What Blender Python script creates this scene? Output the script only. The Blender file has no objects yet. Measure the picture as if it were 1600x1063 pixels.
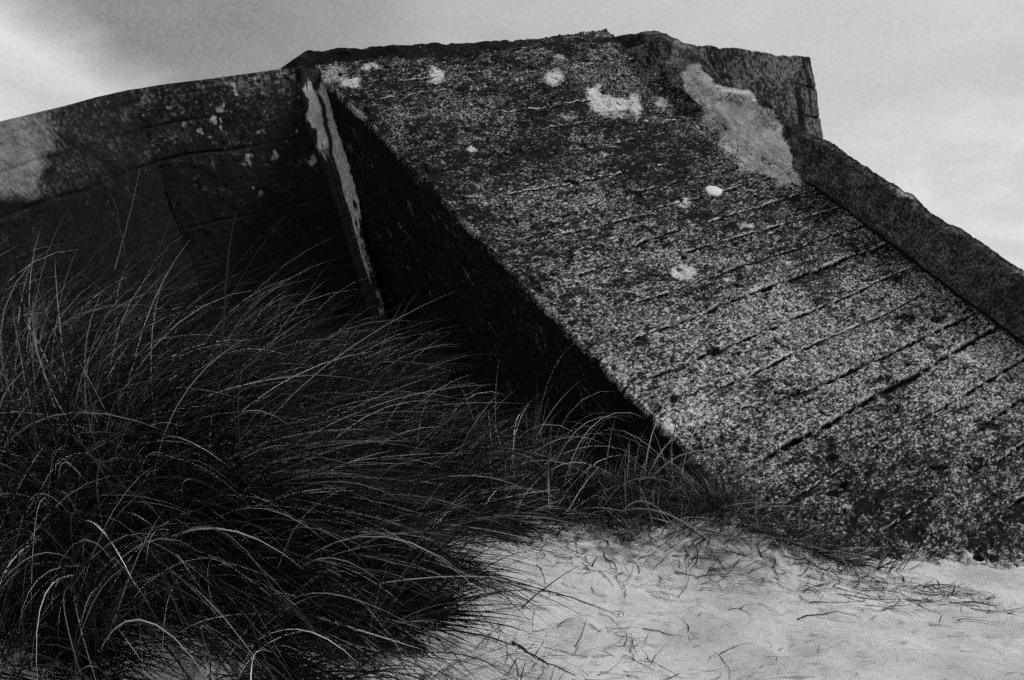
import bpy, math
import numpy as np
from mathutils import Matrix, Vector
rng = np.random.default_rng(7)
scene = bpy.context.scene
COL = scene.collection

# ------------------------------------------------------------------ camera geometry (1600x1063 photo)
F, CX, CY, HCAM = 1500.0, 800.0, 531.5, 0.9
CAM = np.array([0, 0, HCAM])
def nn(v): v = np.asarray(v, float); return v/np.linalg.norm(v)
def vp(px, py): return nn([px-CX, F, -(py-CY)])
def ray(px, py): return np.array([(px-CX)/F, 1.0, -(py-CY)/F])
def hit(px, py, P, N):
    r = ray(px, py); return CAM + r*(((P-CAM)@N)/(r@N))
def proj(p):
    return CX+F*p[..., 0]/p[..., 1], CY-F*(p[..., 2]-HCAM)/p[..., 1]

U = vp(2900, -200)                       # along the formwork boards
V = -vp(-917, -1360); V = nn(V-U*(V@U))  # down the slope
N = -np.cross(U, V)                      # out of the slope
D = vp(2159, 5423)                       # the bunker's own (tipped) plumb line
P0 = CAM + ray(1400, 880)*(HCAM*F/(880-531))
TL = hit(490, 103, P0, N)
W = nn(np.cross(D, U)); W = W if W[1] < 0 else -W      # front wall faces this way
S = nn(np.cross(V, D)); S = S if S[0] < 0 else -S      # flank of the ramp faces this way
def slab(s, t, h=0.0): return TL + np.multiply.outer(np.asarray(s, float), U) + np.multiply.outer(np.asarray(t, float), V) + np.multiply.outer(np.asarray(h, float)+0*np.asarray(s, float), N)
def st(px, py):
    q = hit(px, py, TL, N)-TL; return q@U, q@V

# ------------------------------------------------------------------ numpy noise
class Noise:
    def __init__(s, seed, n=256):
        r = np.random.default_rng(seed); s.g = r.uniform(-1, 1, (n, n)); s.n = n
    def __call__(s, x, y):
        x = np.asarray(x, float); y = np.asarray(y, float)
        xi = np.floor(x).astype(int); yi = np.floor(y).astype(int)
        fx = x-xi; fy = y-yi; fx = fx*fx*fx*(fx*(fx*6-15)+10); fy = fy*fy*fy*(fy*(fy*6-15)+10)
        n = s.n; a = s.g[xi % n, yi % n]; b = s.g[(xi+1) % n, yi % n]; c = s.g[xi % n, (yi+1) % n]; d = s.g[(xi+1) % n, (yi+1) % n]
        return (a*(1-fx)+b*fx)*(1-fy)+(c*(1-fx)+d*fx)*fy
NZ = [Noise(k) for k in range(8)]
def fbm(x, y, scale, octv=4, k=0, gain=0.5):
    o = 0; a = 1; tot = 0
    for i in range(octv):
        o = o+a*NZ[(k+i) % 8](x*scale+17.3*i+k*31, y*scale-9.1*i+k*7); tot += a; a *= gain; scale *= 2.03
    return o/tot
def sm(a, b, x): t = np.clip((x-a)/(b-a), 0, 1); return t*t*(3-2*t)

# ------------------------------------------------------------------ mesh helpers
def mesh_np(name, verts, quads, tris=None, attrs=None, mat=None, parent=None, smooth=True, local=True):
    verts = np.asarray(verts, np.float32)
    if parent is not None and local:
        verts = (verts-BO)@BR            # world -> bunker frame
        verts = verts.astype(np.float32)
    me = bpy.data.meshes.new(name)
    quads = np.asarray(quads, np.int32).reshape(-1, 4)
    nt = 0 if tris is None else len(tris)
    loops = quads.ravel() if nt == 0 else np.concatenate([quads.ravel(), np.asarray(tris, np.int32).ravel()])
    me.vertices.add(len(verts)); me.vertices.foreach_set('co', verts.ravel())
    me.loops.add(len(loops)); me.loops.foreach_set('vertex_index', loops)
    starts = np.concatenate([np.arange(len(quads))*4, len(quads)*4+np.arange(nt)*3]).astype(np.int32)
    tot = np.concatenate([np.full(len(quads), 4), np.full(nt, 3)]).astype(np.int32)
    me.polygons.add(len(starts)); me.polygons.foreach_set('loop_start', starts); me.polygons.foreach_set('loop_total', tot)
    me.update(calc_edges=True)
    if smooth: me.polygons.foreach_set('use_smooth', np.ones(len(starts), bool))
    for k, v in (attrs or {}).items():
        a = me.attributes.new(k, 'FLOAT', 'POINT'); a.data.foreach_set('value', np.asarray(v, np.float32).ravel())
    if mat: me.materials.append(mat)
    me.validate()
    o = bpy.data.objects.new(name, me); COL.objects.link(o)
    if parent is not None: o.parent = parent
    return o
def gridq(nu, nv, flip=False):
    i, j = np.meshgrid(np.arange(nu-1), np.arange(nv-1), indexing='ij')
    a = i*nv+j; q = np.stack([a, a+nv, a+nv+1, a+1], -1).reshape(-1, 4)
    return q[:, ::-1] if flip else q
def shell(P, back, outward, name, mat, parent, attrs=None):
    """P: (nu,nv,3) front grid. Closed body: front grid, coarse skirt and back grid offset by `back`."""
    nu, nv = P.shape[:2]
    nrm = np.cross(P[-1, 0]-P[0, 0], P[0, -1]-P[0, 0])
    flip = (nrm@outward) < 0
    F1 = gridq(nu, nv, flip)
    Pb = P+back
    F2 = gridq(nu, nv, not flip)+nu*nv
    idx = np.arange(nu*nv).reshape(nu, nv)
    loop = np.concatenate([idx[:, 0], idx[-1, 1:], idx[-2::-1, -1], idx[0, -2:0:-1]])
    l2 = np.roll(loop, -1)
    sk = np.stack([loop, loop+nu*nv, l2+nu*nv, l2], -1)
    if flip: sk = sk[:, ::-1]
    at = {k: np.concatenate([v.ravel(), v.ravel()]) for k, v in (attrs or {}).items()}
    return mesh_np(name, np.concatenate([P.reshape(-1, 3), Pb.reshape(-1, 3)]), np.concatenate([F1, F2, sk]), attrs=at, mat=mat, parent=parent)
def tag(o, label=None, cat=None, group=None, kind=None):
    if label: o['label'] = label
    if cat: o['category'] = cat
    if group: o['group'] = group
    if kind: o['kind'] = kind
    return o

# ------------------------------------------------------------------ materials
def newmat(name):
    m = bpy.data.materials.new(name); m.use_nodes = True; nt = m.node_tree
    b = nt.nodes['Principled BSDF']; return m, nt, b
def nd(nt, t, **kw):
    n = nt.nodes.new(t)
    for k, v in kw.items():
        if k in n.inputs.keys(): n.inputs[k].default_value = v
        else: setattr(n, k, v)
    return n
def ramp(nt, src, stops, interp='LINEAR'):
    r = nt.nodes.new('ShaderNodeValToRGB'); r.color_ramp.interpolation = interp
    e = r.color_ramp.elements
    while len(e) < len(stops): e.new(0.5)
    for k, (p, v) in enumerate(stops): e[k].position = p; e[k].color = (v, v, v, 1)
    nt.links.new(src, r.inputs[0]); return r.outputs[0]
def mth(nt, op, a, b=None, clamp=False):
    m = nt.nodes.new('ShaderNodeMath'); m.operation = op; m.use_clamp = clamp
    for k, x in enumerate((a, b)):
        if x is None: continue
        if isinstance(x, (int, float)): m.inputs[k].default_value = x
        else: nt.links.new(x, m.inputs[k])
    return m.outputs[0]
def mixv(nt, fac, a, b):
    m = nt.nodes.new('ShaderNodeMix'); m.data_type = 'FLOAT'
    for k, x in ((0, fac), (2, a), (3, b)):
        if isinstance(x, (int, float)): m.inputs[k].default_value = x
        else: nt.links.new(x, m.inputs[k])
    return m.outputs[0]
def noise(nt, vec, scale, detail=5, rough=0.6, dist=0.0):
    n = nt.nodes.new('ShaderNodeTexNoise'); n.inputs['Scale'].default_value = scale; n.inputs['Detail'].default_value = detail
    n.inputs['Roughness'].default_value = rough; n.inputs['Distortion'].default_value = dist
    nt.links.new(vec, n.inputs['Vector']); return n.outputs['Fac']
def attr(nt, name):
    a = nt.nodes.new('ShaderNodeAttribute'); a.attribute_name = name; return a.outputs['Fac']

def concrete(name, dark, mid, light, thr=0.5, fine=85, bumpd=0.012, streak=None, soft=0.10, scarv=0.34, wts=(0.62, 0.30, 0.16), stretch=(1, 1, 1), clus=0.0, scarn=1.9):
    """speckled lichen-black on pale aggregate; attributes: bare (pale scars), grime (dark), shift (more / less lichen)"""
    m, nt, b = newmat(name)
    vec = nt.nodes.new('ShaderNodeTexCoord').outputs['Object']
    if streak is not None:
        mp = nt.nodes.new('ShaderNodeMapping'); nt.links.new(vec, mp.inputs['Vector'])
        mp.inputs['Rotation'].default_value = streak[0]; mp.inputs['Scale'].default_value = streak[1]; vs = mp.outputs[0]
    else: vs = vec
    mp2 = nt.nodes.new('ShaderNodeMapping'); nt.links.new(vec, mp2.inputs['Vector']); mp2.inputs['Scale'].default_value = stretch
    nf = noise(nt, mp2.outputs[0], fine, 4, 0.75)
    nm = noise(nt, vs, fine*0.22, 5, 0.65, 0.3)
    nl = noise(nt, vs, 3.2, 4, 0.55)
    x = mth(nt, 'ADD', mth(nt, 'MULTIPLY', nf, wts[0]), mth(nt, 'MULTIPLY', nm, wts[1]))
    x = mth(nt, 'ADD', x, mth(nt, 'MULTIPLY', nl, wts[2]))
    x = mth(nt, 'ADD', x, attr(nt, 'shift'))
    x = mth(nt, 'SUBTRACT', x, thr-0.46)
    base = ramp(nt, x, [(0.54-soft*0.5, dark), (0.54+soft*0.25, mid), (0.54+soft*1.1, light*0.7), (0.54+soft*2, light)])
    vor = nt.nodes.new('ShaderNodeTexVoronoi'); vor.inputs['Scale'].default_value = 26; nt.links.new(vec, vor.inputs['Vector'])
    wn = nt.nodes.new('ShaderNodeSeparateColor'); nt.links.new(vor.outputs['Color'], wn.inputs[0])
    spot = mth(nt, 'MULTIPLY', ramp(nt, vor.outputs['Distance'], [(0.10, 1), (0.24, 0)]), ramp(nt, wn.outputs[0], [(0.86, 0), (0.9, 1)]))
    base = mixv(nt, mth(nt, 'MULTIPLY', spot, 0.55), base, light*1.1)
    bn = mth(nt, 'ADD', attr(nt, 'bare'), mth(nt, 'MULTIPLY', mth(nt, 'SUBTRACT', nf, 0.5), scarn))
    bm = ramp(nt, bn, [(0.28, 0), (0.85, 1)])
    scar = mth(nt, 'MULTIPLY', scarv, mth(nt, 'ADD', 1.0, mth(nt, 'ADD', mth(nt, 'MULTIPLY', mth(nt, 'SUBTRACT', nm, 0.5), 1.6), mth(nt, 'MULTIPLY', mth(nt, 'SUBTRACT', nf, 0.5), 1.2))))
    base = mixv(nt, bm, base, scar)
    gm = ramp(nt, mth(nt, 'ADD', attr(nt, 'grime_shade'), mth(nt, 'MULTIPLY', mth(nt, 'SUBTRACT', nf, 0.5), 0.8)), [(0.3, 0), (0.6, 1)])
    base = mixv(nt, gm, base, ramp(nt, mth(nt, 'ADD', mth(nt, 'MULTIPLY', nf, .6), mth(nt, 'MULTIPLY', nm, .4)), [(.44, dark*.25), (.55, dark*.9), (.66, mid*1.6)]))
    if clus:
        mp3 = nt.nodes.new('ShaderNodeMapping'); nt.links.new(vec, mp3.inputs['Vector']); mp3.inputs['Scale'].default_value = (.55, 1.35, 1)
        nc = noise(nt, mp3.outputs[0], 24, 6, 0.80, .35); nb = noise(nt, mp3.outputs[0], 7, 3, .55)
        xc = mth(nt, 'ADD', mth(nt, 'ADD', nc, mth(nt, 'MULTIPLY', mth(nt, 'SUBTRACT', nb, .5), .35)), mth(nt, 'MULTIPLY', attr(nt, 'shift'), -1.3))
        km = ramp(nt, mth(nt, 'SUBTRACT', xc, mth(nt, 'MULTIPLY', attr(nt, 'bare'), .5)), [(.495, 0), (.545, 1)])
        base = mixv(nt, mth(nt, 'MULTIPLY', km, clus), base, dark*.8)
    nt.links.new(base, b.inputs['Base Color']); b.inputs['Roughness'].default_value = 0.95
    b.inputs['Specular IOR Level'].default_value = 0.15
    bp = nt.nodes.new('ShaderNodeBump'); bp.inputs['Distance'].default_value = bumpd; bp.inputs['Strength'].default_value = 0.8
    nt.links.new(mth(nt, 'ADD', nf, mth(nt, 'MULTIPLY', nm, 1.0)), bp.inputs['Height']); nt.links.new(bp.outputs[0], b.inputs['Normal'])
    return m
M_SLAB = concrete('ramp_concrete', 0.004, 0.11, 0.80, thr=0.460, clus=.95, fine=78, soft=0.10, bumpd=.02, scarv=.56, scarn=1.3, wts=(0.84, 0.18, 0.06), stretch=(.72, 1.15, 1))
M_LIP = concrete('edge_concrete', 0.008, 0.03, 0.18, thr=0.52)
M_FLANK = concrete('flank_concrete', 0.003, 0.022, 0.14, thr=0.52)  # the flank's black shade is put into its very low base colour
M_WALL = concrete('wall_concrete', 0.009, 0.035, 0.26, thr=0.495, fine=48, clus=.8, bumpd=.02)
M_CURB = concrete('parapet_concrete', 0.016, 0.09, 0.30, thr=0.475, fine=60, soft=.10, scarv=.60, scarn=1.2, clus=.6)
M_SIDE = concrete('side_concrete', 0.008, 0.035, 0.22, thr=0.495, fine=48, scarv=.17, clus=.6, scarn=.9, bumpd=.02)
M_REAR = concrete('rear_concrete', 0.010, 0.13, 0.26, thr=0.46, fine=34)

def plaster():
    m, nt, b = newmat('pale_mortar')
    vec = nt.nodes.new('ShaderNodeTexCoord').outputs['Object']
    a = noise(nt, vec, 9, 5, 0.6); c = noise(nt, vec, 90, 3, 0.6)
    x = mth(nt, 'ADD', mth(nt, 'MULTIPLY', a, 0.7), mth(nt, 'MULTIPLY', c, 0.3))
    base = ramp(nt, x, [(0.28, 0.14), (0.42, 0.42), (0.6, 0.62)])
    gm = ramp(nt, mth(nt, 'ADD', attr(nt, 'grime_shade'), mth(nt, 'MULTIPLY', mth(nt, 'SUBTRACT', c, 0.5), 0.6)), [(0.3, 0), (0.7, 1)])
    base = mixv(nt, gm, base, mixv(nt, ramp(nt, c, [(.5, 0), (.72, 1)]), 0.004, 0.035))
    nt.links.new(base, b.inputs['Base Color']); b.inputs['Roughness'].default_value = 0.9
    bp = nt.nodes.new('ShaderNodeBump'); bp.inputs['Distance'].default_value = 0.006
    nt.links.new(x, bp.inputs['Height']); nt.links.new(bp.outputs[0], b.inputs['Normal'])
    return m
M_PLASTER = plaster()

def sandmat():
    m, nt, b = newmat('pale_sand')
    vec = nt.nodes.new('ShaderNodeTexCoord').outputs['Object']
    a = noise(nt, vec, 2.2, 4, 0.55); c = noise(nt, vec, 260, 3, 0.8)
    mp = nt.nodes.new('ShaderNodeMapping'); nt.links.new(vec, mp.inputs['Vector']); mp.inputs['Rotation'].default_value = (0, 0, 0.3); mp.inputs['Scale'].default_value = (1, 2.6, 1)
    d = noise(nt, mp.outputs[0], 11, 6, 0.72, 0.6)
    base = ramp(nt, mth(nt, 'ADD', mth(nt, 'MULTIPLY', a, 0.5), mth(nt, 'MULTIPLY', c, 0.5)), [(0.36, 0.33), (0.60, 0.62)])
    streak = ramp(nt, d, [(0.32, 0.8), (0.43, 0.0)])
    base = mixv(nt, streak, base, 0.17)
    base = mixv(nt, attr(nt, 'grime_shade'), base, 0.12)
    nt.links.new(base, b.inputs['Base Color']); b.inputs['Roughness'].default_value = 0.95; b.inputs['Specular IOR Level'].default_value = 0.1
    bp = nt.nodes.new('ShaderNodeBump'); bp.inputs['Distance'].default_value = 0.004; bp.inputs['Strength'].default_value = 1
    nt.links.new(mth(nt, 'ADD', c, mth(nt, 'MULTIPLY', noise(nt, vec, 30, 5, 0.7), .8)), bp.inputs['Height']); nt.links.new(bp.outputs[0], b.inputs['Normal'])
    return m
M_SAND = sandmat()

def grassmat(name, lo, hi, rough=0.38, spec=0.5, trans=True):
    m, nt, b = newmat(name)
    base = ramp(nt, attr(nt, 'tint'), [(0.0, lo), (0.40, lo+(hi-lo)*0.06), (1.0, hi)])
    nt.links.new(base, b.inputs['Base Color']); b.inputs['Roughness'].default_value = rough; b.inputs['Specular IOR Level'].default_value = spec
    return m
M_GRASS = grassmat('marram_grass', 0.003, 0.68, 0.5, 0.10)
M_DRY = grassmat('dry_grass', 0.015, 0.42, 0.6, 0.2)
M_DARKSTEM = grassmat('dark_stem', 0.006, 0.04, 0.7, 0.2)

# ------------------------------------------------------------------ ground height
ctrl = np.array([
 (.92, 3.88, .21), (1.08, 3.82, .13), (1.25, 3.82, .06), (1.55, 3.86, .0), (2.13, 3.99, -.06), (3, 4.3, -.12), (4, 5, -.15),
 (0, 2.5, .0), (1, 2.5, .0), (2.3, 2.5, -.03), (1, 3.2, .015), (1.8, 3.3, -.02), (.55, 3.45, .07), (0, 1.2, -.02), (2, 1, 0), (-2, 1, .02), (4, 2.5, -.05),
 (.6, 4.05, .25), (.2, 4.15, .26), (-.2, 4.3, .30), (-.6, 4.9, .40), (-1.2, 5.0, .55), (.1, 3.55, .13), (.3, 3.0, .03),
 (-.35, 3.2, .20), (-.35, 2.6, .07), (-.9, 2.9, .44), (-1.3, 3.05, .56), (-1.0, 2.35, .17), (-1.8, 3.1, .60), (-1.6, 2.3, .24), (-2.2, 3.9, .66), (-1.4, 3.9, .56), (-.8, 3.7, .40), (-3, 3, .55),
 (3, 6.5, -.1), (5, 8, 0), (-4, 5, .6), (-5, 1, .1)])
def _phi(r): return np.sqrt(r*r+0.09)
_A = _phi(np.linalg.norm(ctrl[:, None, :2]-ctrl[None, :, :2], axis=2)); _wt = np.linalg.solve(_A+np.eye(len(ctrl))*1e-3, ctrl[:, 2])
def ground_base(x, y):
    x = np.asarray(x, float); y = np.asarray(y, float); o = np.zeros(np.broadcast(x, y).shape)
    xc = np.clip(x, -5, 5); yc = np.clip(y, 0, 8)
    for (a, b, _), w_ in zip(ctrl, _wt): o = o+w_*_phi(np.hypot(xc-a, yc-b))
    r = np.hypot(x, y-3)
    k = 1-sm(4.5, 9, r)
    far = 0.35*fbm(x, y, 0.08, 3, 2)+0.02
    return np.clip(o, -.4, 1.0)*k+far*(1-k)
dents = []
for px, py, r_, dz, el in [(1235, 1003, .075, -.016, 2.2), (910, 1000, .05, .022, 1.6), (1540, 987, .04, -.012, 2), (1480, 1005, .06, -.012, 2.2), (1240, 915, .05, -.01, 2), (1120, 955, .05, -.012, 2), (1330, 960, .06, .008, 2.4), (1050, 1000, .06, -.01, 1.8), (1330, 1030, .04, -.01, 2), (1440, 930, .07, -.012, 2), (980, 900, .05, -.012, 1.8), (1500, 1040, .07, .012, 2), (1130, 1045, .09, -.012, 2), (930, 935, .06, .01, 1.7)]:
    dd = HCAM*F/(py-531.5); dents.append(((px-CX)/F*dd, dd, r_, dz, el))
def ground(x, y):
    h = ground_base(x, y)
    h = h+0.016*fbm(x, y, 1.9, 4, 1)+0.016*fbm(x*0.8+y*.3, y*1.8, 4.5, 5, 3, .6)+0.005*fbm(x, y*1.6, 17, 3, 5)-0.014*np.clip(fbm(x, y*1.4, 7, 3, 6)-.28, 0, 1)*2
    for a, b, r_, dz, el in dents:
        q = np.exp(-(((x-a)/(r_*1.2))**2+((y-b)/(r_*el*.62))**2)); h = h+1.7*dz*q
    return h
def uneven(c0, c1, step, far, growth=1.18):
    a = list(np.arange(c0, c1+1e-9, step)); s = step; v = a[-1]
    while v < far: s *= growth; v += s; a.append(v)
    s = step; v = a[0]; pre = []
    while v > -far: s *= growth; v -= s; pre.append(v)
    return np.array(pre[::-1]+a)
xs = uneven(-2.4, 3.0, 0.0085, 900); ys = uneven(2.0, 4.9, 0.0085, 900)
X, Y = np.meshgrid(xs, ys, indexing='ij'); Z = ground(X, Y)
near = (X > -2.4) & (X < 3) & (Y > 2) & (Y < 4.9)
Z = Z+np.where(near, 0.0022*fbm(X, Y, 60, 2, 4), 0)
# drifted debris darkens the sand along the grass edge and at the wall's foot
gr = sm(.50, .05, np.abs(Y-(3.72+0.25*np.clip(.6-X, 0, 9))))*sm(1.45, 1.0, X)
gr = np.clip(gr*0.85+0.9*fbm(X, Y, 14, 4, 6)*sm(.9, 0, np.abs(Y-3.7))*sm(1.8, .6, X), 0, 1)
gr = np.clip(gr*(0.35+1.3*fbm(X, Y, 30, 3, 2)), 0, .8)*near
o = mesh_np('sand', np.stack([X, Y, Z], -1).reshape(-1, 3), gridq(len(xs), len(ys)), attrs={'grime_shade': gr}, mat=M_SAND)
tag(o, kind='structure')

# ------------------------------------------------------------------ the bunker
BO = np.array([0.2, 5.2, 0.3]); BR = np.stack([U, -V, N], 1)     # local axes as columns
root = bpy.data.objects.new('concrete_bunker', None); COL.objects.link(root)
root.matrix_world = Matrix([[*BR[0], BO[0]], [*BR[1], BO[1]], [*BR[2], BO[2]], [0, 0, 0, 1]])
root.empty_display_size = .5
tag(root, 'ruined grey concrete bunker with a steep board-marked ramp, sunk tilted in the dune sand', 'bunker')

# --- ramp face: a fine relief grid in (s, t)
boards = [  # (px0,py0,px1,py1, depth, width, paleridge)
 (882, 289, 1040, 256, .8, .8, 1.0), (700, 318, 878, 290, .35, .8, .2), (916, 319, 1175, 255, .9, .8, .5), (1010, 330, 1209, 277, .8, 1, .3),
 (837, 376, 1000, 336, .7, .7, 1.2), (999, 378, 1259, 301, 1, 1, .5), (1060, 398, 1309, 326, .6, 1, .4), (860, 440, 1000, 402, .2, 1, .3),
 (975, 478, 1130, 427, .6, .8, .9), (1130, 427, 1348, 353, .9, 1, .2), (980, 535, 1110, 483, .5, .8, 1.4), (1110, 483, 1387, 380, 1.7, 1.3, .5),
 (1012, 592, 1125, 545, 1.0, 1, .8), (1125, 545, 1267, 487, 1.1, .8, 1.0), (1267, 487, 1425, 417, .8, .8, 1.2), (1110, 615, 1251, 547, 1, .8, .8), (1251, 547, 1390, 487, .9, .8, .8), (1390, 487, 1468, 446, .7, .8, .3),
 (1100, 660, 1290, 599, .3, .8, .5), (1290, 599, 1515, 494, 1, 1.1, .2), (1185, 722, 1377, 614, 1.8, 1.4, .6), (1377, 614, 1561, 510, 2.2, 1.7, .3),
 (1214, 795, 1310, 738, .6, .7, .35), (1511, 614, 1600, 561, 1.3, 1.1, .7), (1600, 561, 1700, 505, 1.2, 1.1, .5), (1360, 700, 1511, 614, .3, 1, .2), (1539, 663, 1640, 595, 1.3, 1.2, .3), (1559, 724, 1650, 660, 1.2, 1.2, .3),
 (1559, 805, 1660, 735, 1.3, 1.2, .3), (1380, 830, 1480, 760, .5, .8, .2), (894, 104, 988, 93, .4, .8, 1.2), (818, 172, 925, 157, .6, .8, 1.1), (740, 180, 818, 172, .4, .8, .6),
 (1006, 191, 1100, 184, .4, .8, .9), (560, 160, 700, 140, .3, .8, .3), (620, 128, 760, 112, .3, .8, .3), (850, 200, 960, 186, .5, .9, .1), (900, 235, 1060, 205, .25, .8, .3)]
ns, ntt = 470, 950
s1 = np.linspace(0, 2.40, ns); t1 = np.linspace(0, 4.9, ntt)
Sg, Tg = np.meshgrid(s1, t1, indexing='ij')
edge = 0.016*fbm(Tg, 0*Tg, 3.0, 3, 1)+0.022*fbm(Tg, 0*Tg+5, 14, 4, 2)+0.02*np.clip(fbm(Tg, 0*Tg+9, 6, 2, 5)-.35, 0, 1)
Sg2 = Sg+edge*np.exp(-(Sg/.10)**2)
hgt = 0.0065*fbm(Sg, Tg, 5, 4, 0)+0.0060*fbm(Sg, Tg, 26, 3, 3, .7)
rough2 = 0.0055*fbm(Sg, Tg, 60, 3, 5, .7)
upper = sm(2.2, .6, Tg)                       # the coarser, lichen-crusted upper ramp
hgt = hgt+0.016*upper*fbm(Sg, Tg*1.5, 13, 4, 6, .6)
pits = fbm(Sg, Tg, 9, 2, 7); pitm = sm(.40, .56, fbm(Sg+.3*pits, Tg, 17, 2, 2)); pit2 = sm(.34, .5, fbm(Sg*.8, Tg*1.3, 34, 3, 3, .6)); hgt = hgt+rough2-0.010*pitm-.007*pit2
bare = np.zeros_like(Sg); grime_shade = .55*pit2+0.55*pitm*sm(0.0, .5, fbm(Sg, Tg, 4, 2, 4)+.3)
# every ~15 cm a formwork board: slight steps between boards
wob = 0.009*fbm(Sg, Tg*.3, 4, 3, 2)+0.003*fbm(Sg, Tg, 18, 3, 6)
for a, b, c, d, dep, wd, pale in boards:
    sa, ta = st(a, b); sb, tb = st(c, d)
    tt = ta+(tb-ta)*(Sg-sa)/(sb-sa); dist = Tg-tt-wob
    m = sm(sa-.08, sa+.06, Sg)*sm(sb+.08, sb-.06, Sg)
    m = np.maximum(m, .5*sm(sa-.8, sa-.1, Sg)*sm(sb+.8, sb+.1, Sg)*sm(-.1, .35, fbm(Sg, Tg*0+ta*3, 5, 3, 6)))
    chip = fbm(Sg, Tg, 22, 3, 4); dist = dist+.004*fbm(Sg, Tg, 60, 2, 1)
    m = m*np.clip(1.0+.9*fbm(Sg, Tg*0+ta, 7, 3, 3), .25, 1.3)
    wv = (0.0055+.0045*np.clip(chip+.2, -.4, 1))*wd
    m = m*np.clip(1+1.3*chip, .2, 1.4)
    g = np.exp(-(dist/wv)**2)*m
    hgt -= 0.017*dep*g
    hgt += 0.002*dep*np.exp(-((dist+2.0*wv)/(1.5*wv))**2)*m
    hgt += 0.004*dep*np.exp(-((dist-3*wv)/(3*wv))**2)*m*(-1)
    grime_shade = np.maximum(grime_shade, np.minimum(1, .5+.7*dep)*g)
    bare = np.maximum(bare, .85*min(1, pale+.3)*1.25*np.exp(-((dist+1.25*wv)/(.55*wv))**2)*m*np.clip(.9+1.8*chip, .15, 1.2))
# pale scars: (px, py, rx_px, ry_px, strength)
PXg, PYg = proj(slab(Sg, Tg))
blobs = [(681, 117, 11, 12, 1), (866, 123, 13, 11, 1), (545, 127, 16, 7, .9), (575, 104, 20, 5, .7), (929, 148, 9, 14, 1), (942, 164, 20, 10, 1), (965, 165, 22, 9, 1), (992, 166, 10, 15, 1), (1036, 160, 13, 6, .75), (955, 180, 20, 6, .65),
 (1068, 425, 19, 11, .85), (1065, 317, 12, 7, .95), (740, 233, 6, 4, .95), (870, 92, 10, 5, .7), (1168, 355, 7, 4, .8), (888, 182, 16, 6, .5), (1231, 409, 6, 4, .8), (866, 540, 10, 6, .5), (1100, 625, 9, 7, .7),
 (1000, 95, 60, 20, .26), (940, 120, 60, 25, .22), (520, 115, 22, 16, .5), (620, 220, 15, 60, .2), (1047, 678, 10, 22, .75), (1080, 650, 30, 18, .4), (1195, 256, 38, 13, .8), (1235, 284, 26, 10, .9), (1150, 218, 26, 22, 1.0), (1115, 175, 18, 26, .9), (1180, 243, 26, 14, 1.), (1215, 268, 26, 10, 1.),
 (1330, 350, 30, 14, .3), (1560, 565, 60, 20, .38), (1500, 590, 60, 22, .30), (1325, 793, 8, 5, .7), (1060, 410, 60, 14, .25), (700, 320, 20, 6, .3)]
jx = 9*fbm(Sg, Tg, 14, 4, 1); jy = 8*fbm(Sg, Tg, 14, 4, 2)
for bx, by, rx, ry, k in blobs:
    r2 = ((PXg+jx-bx)/rx)**2+((PYg+jy-by)/ry)**2
    bare = np.maximum(bare, k*np.exp(-r2*r2*.55))
rim = np.exp(-(Sg/0.02)**2)*sm(3.5, 3.2, Tg)*np.clip(.45+.9*fbm(Tg, Sg, 6, 3, 0), 0, 1)
bare = np.maximum(bare, rim*.7)
for bx, by, rx, ry, k in [(1117, 548, 16, 6, 1), (1322, 757, 10, 5, 1.2), (1415, 495, 18, 4, 1), (1300, 716, 10, 4, 1), (888, 140, 1, 1, 0), (1005, 430, 1, 1, 0), (558, 153, 26, 4, 1), (893, 282, 12, 4, .8), (1465, 497, 12, 5, 1), (1470, 730, 14, 5, 1), (1530, 870, 10, 5, 1), (1052, 621, 8, 6, 1), (1250, 610, 5, 4, .8), (1305, 770, 12, 5, 1), (1244, 615, 7, 4, .8)]:
    if not k: continue
    r2 = ((PXg+.4*jx-bx)/rx)**2+((PYg+.4*jy-by)/ry)**2; g = np.exp(-r2*r2)
    hgt -= .022*g; grime_shade = np.maximum(grime_shade, g)
# how much black lichen: more at upper left and at the bottom right, pale band in the middle
shift = -0.022*sm(420, 180, PYg)-0.022*sm(0, 1, sm(650, 850, PYg)*sm(1150, 1350, PXg))+0.03*sm(380, 520, PYg)*sm(760, 600, PYg)
shift = shift+0.03*fbm(Sg, Tg, 3.2, 3, 5)-0.03*sm(.25, 0, Sg)*sm(3, 2, Tg)
shift = shift-0.05*sm(850, 880, PYg)*0
P = slab(Sg2, Tg)+hgt[..., None]*N
_ha = P[..., 2]-ground_base(P[..., 0], P[..., 1])
bare = np.maximum(bare, .95*sm(.075, .0, _ha+.05*fbm(Sg, Tg, 5, 3, 2)+.03*fbm(Sg, Tg, 25, 3, 1))*sm(.25, .7, Sg))
shell(P, -0.035*N, N, 'ramp_face', M_SLAB, root, {'bare': bare, 'grime_shade': grime_shade, 'shift': shift})

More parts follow.
